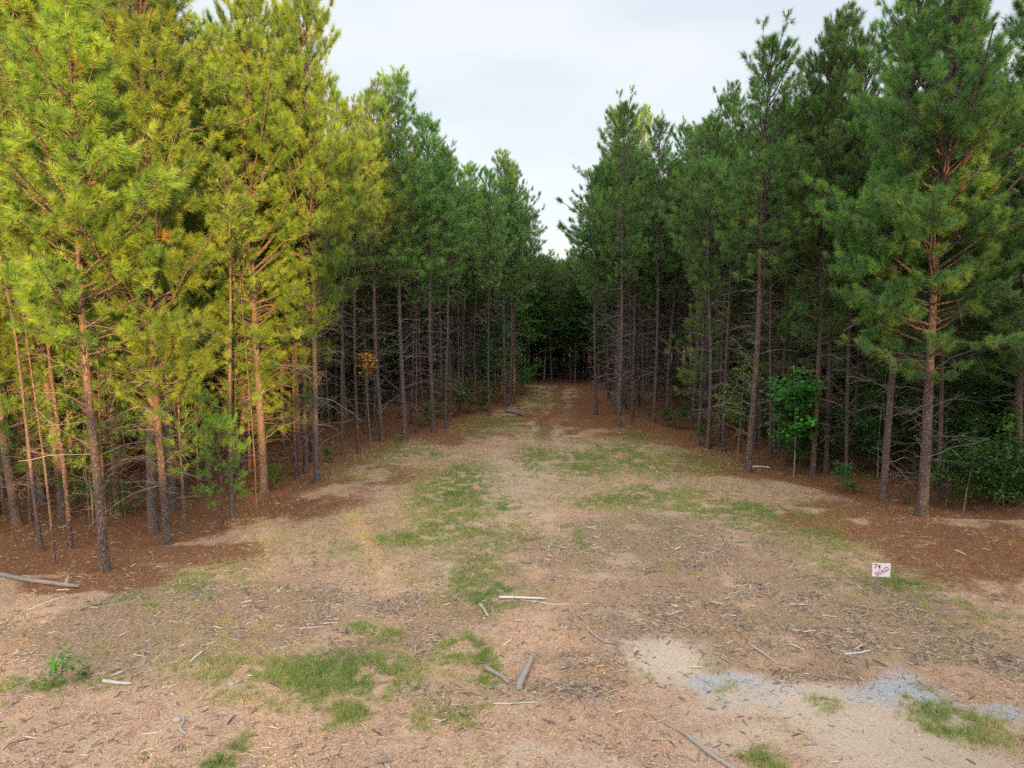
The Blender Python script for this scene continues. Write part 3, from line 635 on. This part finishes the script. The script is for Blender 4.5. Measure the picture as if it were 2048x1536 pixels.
# grass tufts
x, y = scatter(420000, 12.5, 80, pw=1.15)
g = gmask(x, y); base = (.05+.75*ss(.60, .70, fbm(x, y, .42, 123, 2)))*ss(.42, .66, fbm(x, y, 3.0, 88, 3))*(.4+.6*ss(15, 22, y))*(1-.85*lut(needle, x, y))
keep = rg.random(len(x)) < np.clip(g**1.45*.95+base, 0, 1)
x, y, g = x[keep], y[keep], g[keep]; n = len(x); print('grass tufts', n)
B = 9
hh = (.06+.15*rg.random(n)*np.clip(g+.3, .4, 1.1)*ss(.2, .7, fbm(x, y, 1.1, 99, 3)))
az = rg.uniform(0, 6.28, (n, B)); ou = rg.uniform(.15, .9, (n, B)); h2 = hh[:, None]*rg.uniform(.5, 1.5, (n, B))
bx = np.stack([x, y, hgt(x, y)-.005], -1)[:, None]+np.stack([rg.normal(0, .03, (n, B)), rg.normal(0, .03, (n, B)), np.zeros((n, B))], -1)
tp = bx+np.stack([np.cos(az)*ou*h2, np.sin(az)*ou*h2, h2], -1); sdv = np.stack([-np.sin(az), np.cos(az), 0*az], -1)*.0045
tn = np.clip(rg.normal(.52, .18, (n, 1))+(.4-.42*g[:, None])+(fbm(x, y, 2.2, 66, 2)[:, None]-.5)*.7+rg.normal(0, .08, (n, B)), 0, 1)
gr = Acc(); gr.add(np.stack([bx-sdv, bx+sdv, tp], 2).reshape(-1, 3), np.arange(n*B*3).reshape(-1, 3), None, np.repeat(tn.ravel(), 3))
go = ob('grass', gr.mesh('grass', M_GRASS, False)); tag(go, 'low green grass growing in patches over the clearing', 'grass', None, 'stuff')
# undergrowth deep in the woods
ub = [[a.arr() for a in broadleaf(800+i, 2.6, .02, 1.3, 900, .14)] for i in range(3)]
uc = Acc(); ut = Acc(); k = 0
for q in range(6000):
    y = rg.uniform(28, 112); x = rg.uniform(-1, 1)*(y*.78+4)
    dl = edgeL(y)-x; dr = x-edgeR(y)
    ins = y-90 if y > 90 else max(dl, dr)
    if y < 90 and dl > dr: ins = min(ins, y-31)
    if ins < (3.5 if x > 12 and y < 52 else 6): continue
    if rg.random() > ((.8 if x > 0 and y < 56 else .35) if ins < 12 else .9): continue
    M = TM(x, y, rg.uniform(0, 6.28), rg.uniform(.5, 1.4)*(1 if ins < 12 else 2.2)); a = ub[rg.integers(3)]
    uc.addcopy(a[1], M, rg.uniform(-.3, .1)); k += 1
    if k > 800: break
for q in range(170):
    M = TM(rg.uniform(-85, 85), rg.uniform(115, 119), rg.uniform(0, 6.28), rg.uniform(2, 3.2)); uc.addcopy(ub[rg.integers(3)][1], M, -.2)
uo = ob('undergrowth', uc.mesh('undergrowth', M_LEAF, False)); uo.color = (.8, .9, .8, 1); tag(uo, 'dark leafy undergrowth deep between the pine trunks', 'undergrowth', None, 'stuff')
# ------------------------------------------------------------------ saplings and shrubs
BL = {}
def bvar(key, *a, leaf=M_LEAF, **k):
    tr, cr = broadleaf(*a, **k); BL[key] = (tr.mesh('trunk', M_SBARK), cr.mesh('crown', leaf, False))
bvar('sap', 1, 4.6, .03, 1.35, 1500, .17, cb=.3); bvar('sap2', 2, 6.2, .04, 1.5, 1200, .15, cb=.3)
bvar('bush', 3, 2.2, .02, 1.1, 1000, .13, cb=.1); bvar('bush2', 4, 3.2, .025, 1.4, 1300, .14, cb=.12)
bvar('weed', 5, .62, .01, .22, 150, .10, cb=.1); bvar('tall', 6, 1.5, .012, .28, 260, .1, cb=.15)
bvar('tree', 7, 9, .07, 2.3, 5000, .2, cb=.2); bvar('tree2', 8, 12, .09, 2.8, 7000, .22, cb=.2)
bvar('yel', 9, 6.4, .02, .9, 240, .2, cb=.8, leaf=M_YLEAF)
bvar('fork', 10, 3.0, .03, 1.0, 500, .16, cb=.45, lean=.14)
def plant(key, px, py, name, label, cat, group=None, s=1., rz=0., col=(1, 1, 1), xy=None):
    x, y = xy or gp(px, py); e = ob(name, None, None, (x, y, float(hgt(x, y))-.02)); e.rotation_euler = (0, 0, rz); e.scale = (s,)*3; tag(e, label, cat, group)
    for nm, me in zip(('trunk', 'crown'), BL[key]): q = ob(nm, me, e); q.color = (*col, 1)
    return e
plant('sap', 1582, 955, 'broadleaf_sapling', 'bright green broadleaf sapling right of the thick dark pine', 'sapling', s=1.45, col=(1.0, 2.0, 1.3))
plant('sap2', 1478, 925, 'broadleaf_sapling', 'yellow-green sapling climbing beside the thick dark pine', 'sapling', s=1.0, rz=2, col=(2.3, 1.8, .9))
plant('fork', 1928, 1028, 'broadleaf_sapling', 'small pale forked sapling right of the pine with the twig spray', 'sapling', s=1.05, rz=.2, col=(.8, 1, .9))
plant('yel', 742, 912, 'broadleaf_sapling', 'thin sapling hung with orange-yellow leaves between the left edge pines', 'sapling', s=1.08, col=(1.25, 1.2, 1))
plant('sap', 182, 1050, 'broadleaf_sapling', 'small green leafy sapling left of the nearest scarred pine', 'sapling', s=.9, rz=1, col=(.9, 1.3, .9))
plant('bush', 250, 1030, 'shrub', 'low green shrub behind the foot of the nearest scarred pine', 'shrub', s=.8, col=(.9, 1.2, .9))
plant('bush2', 2010, 1012, 'shrub', 'broad dark shrub at the right border under the golden-boughed pine', 'shrub', s=1.4, col=(1.2, 1.5, .9))
plant('bush', 1415, 890, 'shrub', 'leafy bush at the foot of the crooked slim pine', 'shrub', s=.8, rz=1, col=(.8, 1.15, .9))
plant('weed', 125, 1362, 'leafy_weed', 'upright broad-leaved weed at the left edge of the bare gravel', 'weed', s=1.35, col=(1.2, 2.0, 1.0))
plant('weed', 172, 1352, 'leafy_weed', 'smaller dark weed just right of the upright weed', 'weed', s=.55, rz=2, col=(.7, .9, .8))
plant('tall', 798, 905, 'leafy_weed', 'tall slim green weed at the foot of the left edge pines', 'weed', s=.85, col=(1.2, 1.5, .9))
plant('bush2', 905, 835, 'shrub', 'olive bush between the pines midway down the left side of the track', 'shrub', s=1.3, col=(1, 1, .7))
plant('weed', 1815, 1010, 'leafy_weed', 'low weed at the foot of the second pine from the right', 'weed', s=.8, rz=1, col=(.7, .9, .8))
plant('bush', 1985, 1008, 'shrub', 'small light green bush at the far right in front of the dark shrub', 'shrub', s=.6, rz=2, col=(1, 1.2, .8))
for i, (xx, yy, key, s, cc) in enumerate([(21.5, 35, 'tree', .8, (.75, 1, .85)), (24.5, 37, 'tree2', .75, (.7, .95, .8)), (19.8, 37.5, 'tree', .7, (.75, 1, .9)), (27, 35.5, 'tree', .85, (.9, 1, .75)), (15.5, 38.5, 'tree', .6, (.7, 1, .9))]):
    plant(key, 0, 0, 'broadleaf_tree', 'dark green broadleaf tree filling the right woods behind the thick pine with the twig spray', 'tree', 'broadleaf trees under the right pines', s, i*1.3, cc, (xx, yy))
for i, (xx, yy, key, s, cc) in enumerate([(-1.2, 73, 'tree', 1, (.9, 1.3, 1)), (.2, 80, 'tree2', 1, (.9, 1.3, .9)), (1.8, 88, 'tree2', 1.1, (1, 1.3, .8)), (4.5, 91, 'tree2', 1.2, (.9, 1.2, .9)), (8.0, 89, 'tree2', 1.15, (.8, 1.1, .9)), (10.8, 82, 'tree', 1, (.7, 1.05, .9)), (-2.5, 67.5, 'tree', .8, (.8, 1, .7)), (12, 90, 'tree2', 1.2, (.8, 1.1, .9))]):
    plant(key, 0, 0, 'broadleaf_tree', 'green broadleaf tree crowding the far end of the track', 'tree', 'broadleaf trees at the end of the track', s, i*1.1, cc, (xx, yy))
for i, (px, py, key, s_, cc) in enumerate([(1700, 985, 'bush', .8, (.8, 1.2, .8)), (1890, 1015, 'bush2', .9, (.9, 1.2, .8)), (1940, 995, 'bush2', 1.2, (.8, 1.2, .9)), (2040, 985, 'bush2', 1.4, (1.1, 1.3, .7)), (1600, 930, 'bush2', .9, (.9, 1.3, .9)), (1330, 852, 'bush', .8, (.8, 1.1, .8)), (1355, 858, 'bush', .9, (.8, 1.1, .8))]):
    plant(key, px, py, 'shrub', 'leafy green understory shrub along the shaded right edge of the clearing', 'shrub', 'understory shrubs of the right edge', s_, i*1.7, cc)
for i, (px, py, key, s_, cc) in enumerate([(860, 850, 'bush', 1., (1, 1.1, .7)), (940, 826, 'bush2', 1., (1, 1.1, .7)), (965, 822, 'bush', 1.1, (.9, 1, .7)), (1048, 790, 'bush2', 1.3, (.9, 1.5, 1)), (660, 925, 'bush', .5, (1.1, 1.2, .7)), (550, 975, 'bush', .7, (1, 1.3, .8))]):
    plant(key, px, py, 'shrub', 'loose olive-green shrub between the trunks of the left edge', 'shrub', 'understory shrubs of the left edge', s_, i*1.7, cc)
for i in range(13):  # added shrubs, colour darkened to stand for the deep shade there
    plant(['bush2', 'tree'][i % 2], 0, 0, 'shrub', 'shrub added to darken the gap beneath the trees at the far end of the track', 'shrub', 'shrubs at the far end of the track', [1.7, .5][i % 2]*rg.uniform(.9, 1.3), i*1.9, (.5, .65, .55), (-5+i*1.5+rg.uniform(-.5, .5), 92+rg.uniform(0, 8)))
for i, (xx, yy, s_) in enumerate([(-17, 29, 1.1), (-19.5, 31, 1.4), (-22, 30.5, 1.2), (-16, 33, 1.5), (-24.5, 33.5, 1.5), (-20, 35.5, 1.6), (-13.5, 34.5, 1.3), (-26, 38, 1.5), (-14.5, 38.5, 1.4), (-11.6, 37.5, 1.1)]):
    place('y0', xx, yy, 'young green pine among the trunks of the golden-lit left stand', 'young pines inside the left stand', s_, i*2.1, (0, 0), (1.25, 1.25, .8), name='young_pine')
for i, (xx, yy, s_) in enumerate([(17.2, 46, 1.5), (20, 41, 1.5), (12.5, 47, 1.3), (22.5, 39, 1.6)]):
    place('y0', xx, yy, 'young pine among the dark trunks of the right stand', 'young pines inside the right stand', s_, i*2.1, (0, 0), (1.1, 1.2, 1.1), name='young_pine')
# two young pines on the left
place('y0', *gp(372, 1065), 'young bushy pine with long soft needles behind the second left edge pine', None, 1.05, .5, (0, 0), (.95, 1.25, 1.0), name='young_pine')
place('y1', *gp(445, 1058), 'smaller young pine drooping at the foot of the left edge', None, .85, 2., (0, 0), (1.1, 1.35, .9), name='young_pine')
place('y1', *gp(60, 1040), 'young green pine among the leaning trunks at the left border', None, 1.2, 1., (0, 0), (.9, 1.2, .9), name='young_pine')
# ------------------------------------------------------------------ sign
sgx, sgy = gp(1760, 1187); sgz = float(hgt(sgx, sgy))
SG = ob('yard_sign', None, None, (sgx, sgy, sgz)); SG.rotation_euler = (0, 0, R_(-6)); tag(SG, 'small white yard sign reading 74 SOLD in red on a wire stake', 'sign')
def pmat(name, col, rough=.5, metal=0):
    m, t, o = mat(name); tc = N(t, 'ShaderNodeTexCoord').outputs['Object']; n = noise(t, tc, 12, 4)
    p = N(t, 'ShaderNodeBsdfPrincipled', ins={'Roughness': rough, 'Metallic': metal}); t.links.new(mixc(t, math_(t, 'MULTIPLY', n, .16), col, tuple(c*.6 for c in col)), p.inputs['Base Color']); t.links.new(p.outputs[0], o.inputs[0]); return m
M_WHITE = pmat('sign_plastic', (.86, .87, .9)); M_RED = pmat('red_vinyl', (.55, .02, .10)); M_WIRE = pmat('wire_steel', (.30, .25, .25), .5, .6)
W_, H_ = .56, .445; z0 = .58
a = Acc(); th = .005
bxv = np.array([(sx_*W_/2, sy_*th/2, z0+sz_*H_) for sx_ in (-1, 1) for sy_ in (-1, 1) for sz_ in (0, 1)])
a.add(bxv, None, [(0, 1, 3, 2), (4, 6, 7, 5), (0, 4, 5, 1), (2, 3, 7, 6), (0, 2, 6, 4), (1, 5, 7, 3)])
ob('panel', a.mesh('panel', M_WHITE, False), SG)
a = Acc()
for sx_ in (-1, 1):
    tubes(a, [(sx_*.135, .006, -.12), (sx_*.135, .006, .2), (sx_*.135, .006, z0-.11)], [.006]*3, 6)
    tubes(a, [(sx_*.25, .006, z0-.11), (sx_*.25, .006, z0+.1), (sx_*.25, .006, z0+.3)], [.006]*3, 6)
tubes(a, [(-.27, .006, z0-.115), (0, .006, z0-.115), (.27, .006, z0-.115)], [.006]*3, 6)
tubes(a, [(-.135, .006, .22), (0, .006, .22), (.135, .006, .22)], [.004]*3, 6)
ob('wire_stake', a.mesh('wire_stake', M_WIRE), SG)
def text(s, size, x, z, rot, name):
    cu = bpy.data.curves.new('t', 'FONT'); cu.body = s; cu.size = size; cu.extrude = .001; cu.offset = .004; cu.align_x = 'CENTER'; cu.align_y = 'CENTER'
    to = bpy.data.objects.new('t', cu); COL.objects.link(to); bpy.context.view_layer.update()
    me = bpy.data.meshes.new_from_object(to.evaluated_get(bpy.context.evaluated_depsgraph_get())); bpy.data.objects.remove(to)
    me.materials.clear(); me.materials.append(M_RED); me.name = name
    o = ob(name, me, SG, (x, -th/2-.002, z)); o.rotation_euler = (math.pi/2, -rot, 0); o.scale = (1.06, 1.06, 1); return o
text('74', .20, -.125, z0+H_-.12, 0, 'number_lettering')
text('SOLD', .168, .03, z0+.17, R_(32), 'word_lettering')
# ------------------------------------------------------------------ logs and sticks
def stick(p0, p1, r, name, label, cat, seed=0, ragged=.25, lift=(0, 0), flat=1., tint=.6, bend=.02, stub=0, group=None):
    rng = np.random.default_rng(seed); (xa, ya), (xb, yb) = gp(*p0), gp(*p1)
    mxx, myy = (xa+xb)/2, (ya+yb)/2; zb = float(hgt(mxx, myy)); L_ = math.hypot(xb-xa, yb-ya); k = 12; s = np.linspace(0, 1, k)
    P = np.stack([(s-.5)*(xb-xa), (s-.5)*(yb-ya), r*.8+lift[0]*(1-s)+lift[1]*s], -1)
    P += np.stack([bend*L_*np.sin(s*5+seed), bend*L_*np.cos(s*4+seed)*.6, 0*s], -1)
    P[:, 2] += hgt(P[:, 0]+mxx, P[:, 1]+myy)-zb
    rr = r*(1-ragged*s)*rng.uniform(.88, 1.1, k); rr[0] *= .8; rr[-1] *= .55
    a = Acc(); tubes(a, P, rr, 10, tint, cap=True)
    if flat != 1:
        V = a.V; V[0][:, 2] = (V[0][:, 2])*flat+.005
    o = ob(name, a.mesh(name, M_LOG), None, (mxx, myy, zb)); tag(o, label, cat, group)
    if stub:
        b_ = Acc(); e = P[int(stub*(k-1))]; tubes(b_, [e, e+[.03, .0, .12], e+[.08, .02, .26]], [r*.75, r*.6, r*.45], 7, tint+.2, cap=True)
        ob('broken_stub', b_.mesh('broken_stub', M_LOG), o)
    return o
ST = 'weathered sticks lying on the clearing'
stick((-60, 1140), (158, 1180), .085, 'fallen_log', 'long grey fallen log with a broken stub at the left border', 'log', 1, .2, stub=.97, tint=.2)
stick((1368, 1470), (1475, 1550), .05, 'fallen_branch', 'long grey-brown branch crossing the bottom edge of the picture', 'branch', 2, .1, tint=.45)
stick((998, 1199), (1092, 1204), .075, 'split_plank', 'pale silvery split plank lying across the middle of the clearing', 'wood plank', 3, .5, flat=.5, tint=.95)
stick((1040, 1376), (1064, 1318), .09, 'split_log', 'thick forked chunk of split wood at the mulch heap', 'log', 4, .45, lift=(0, .05), tint=.4)
stick((974, 1337), (1018, 1366), .06, 'broken_branch', 'dark broken branch left of the thick split chunk', 'branch', 5, .3, tint=.35)
stick((1503, 1297), (1550, 1329), .04, 'broken_branch', 'grey straight branch above the sand patch', 'branch', 6, .3, tint=.5)
stick((1172, 1262), (1213, 1292), .04, 'broken_branch', 'blue-grey branch left of the upper mulch heap', 'branch', 7, .3, tint=.4)
stick((985, 1405), (1066, 1403), .022, 'stick', 'thin pale stick lying level below the split chunk', 'stick', 8, .3, tint=.8)
stick((1060, 1207), (1135, 1215), .02, 'stick', 'pale curved stick right of the silvery plank', 'stick', 9, .3, bend=.05, tint=.8)
stick((1013, 823), (1046, 834), .14, 'fallen_log', 'short dark log beside the track where it enters the woods', 'log', 10, .1, tint=.15)
stick((1540, 936), (1500, 934), .05, 'fallen_branch', 'pale dead branch at the foot of the thick dark pine on the right', 'branch', 11, .3, tint=.9)
stick((960, 1215), (978, 1238), .05, 'broken_branch', 'small splintered chunk below the grass left of the plank', 'branch', 12, .4, tint=.6)
stick((1375, 1476), (1300, 1428), .012, 'stick', 'thin dark twig above the branch at the bottom edge', 'stick', 13, .3, tint=.1)
stick((205, 1362), (262, 1368), .05, 'split_log', 'pale splintered wood beside the small dark weed', 'log', 14, .4, tint=.8)
stick((380, 1325), (404, 1305), .035, 'stick', 'short pale stick near the small blue scrap on the left', 'stick', 15, .3, tint=.9)
stick((60, 1225), (135, 1195), .022, 'stick', 'long thin pale stick below the fallen log', 'stick', 16, .3, tint=.8)
stick((600, 1258), (650, 1256), .02, 'stick', 'thin tan stick lying on the mulch left of the small grass tufts', 'stick', 17, .3, tint=.7)
stick((1325, 1186), (1400, 1188), .018, 'stick', 'thin dark stick right of the middle of the clearing', 'stick', 18, .3, tint=.2)
stick((1690, 1312), (1745, 1300), .03, 'stick', 'pale curved stick below the sold sign', 'stick', 19, .4, bend=.06, tint=.9)
stick((360, 1432), (372, 1470), .035, 'broken_branch', 'crooked grey root on the bare gravel at lower left', 'branch', 20, .4, bend=.08, tint=.55)
for i, (px, py, w_) in enumerate([(1058, 1030, 6), (880, 1180, 14), (1490, 1185, 20), (1225, 1300, 16), (1140, 1340, 18), (1110, 1285, 10), (1330, 1205, 14), (1245, 1255, 16), (730, 1215, 20), (300, 1210, 16), (560, 1300, 18), (850, 1410, 14), (300, 1465, 18), (120, 1450, 16), (640, 1498, 20), (500, 1445, 14), (1185, 1325, 14), (1320, 1440, 22), (900, 1255, 16), (1420, 1255, 12), (1620, 1495, 16), (1860, 1420, 14), (760, 1195, 14), (1660, 1235, 16), (1790, 1250, 16), (1905, 1215, 20), (1280, 1250, 14), (640, 1160, 12), (470, 1275, 16), (90, 1255, 18)]):
    aa = rg.uniform(-.8, .8)
    stick((px-w_, py-w_*.5*math.sin(aa)), (px+w_, py+w_*.5*math.sin(aa)), rg.uniform(.012, .028), 'stick', 'short weathered stick scattered on the clearing floor', 'stick', 40+i, .4, bend=.05, tint=rg.uniform(.1, .75), group=ST)
# stones
M_ROCK = woodmat('pale_rock', [(0, (.35, .33, .30)), (1, (.75, .70, .62))])
def rock(px, py, r, label, seed):
    rng = np.random.default_rng(seed); x, y = gp(px, py); import bmesh
    bm = bmesh.new(); bmesh.ops.create_icosphere(bm, subdivisions=2, radius=r)
    for v in bm.verts: v.co = Vector((v.co.x*1.3, v.co.y, v.co.z*.7))*(1+.25*math.sin(v.co.x*40/r*.03+seed)+rng.uniform(-.12, .12))
    me = bpy.data.meshes.new('stone'); bm.to_mesh(me); bm.free(); me.materials.append(M_ROCK)
    tag(ob('stone', me, None, (x, y, float(hgt(x, y))+r*.25)), label, 'stone')
rock(352, 1438, .075, 'pale flat stone on the bare gravel at lower left', 1)
rock(463, 1371, .06, 'tan stone at the lower left edge of the long grass patch', 2)
rock(595, 998, .05, 'small white stone on the straw below the straight left edge pine', 3)
rock(1265, 1246, .05, 'small white stone above the upper mulch heap', 4)
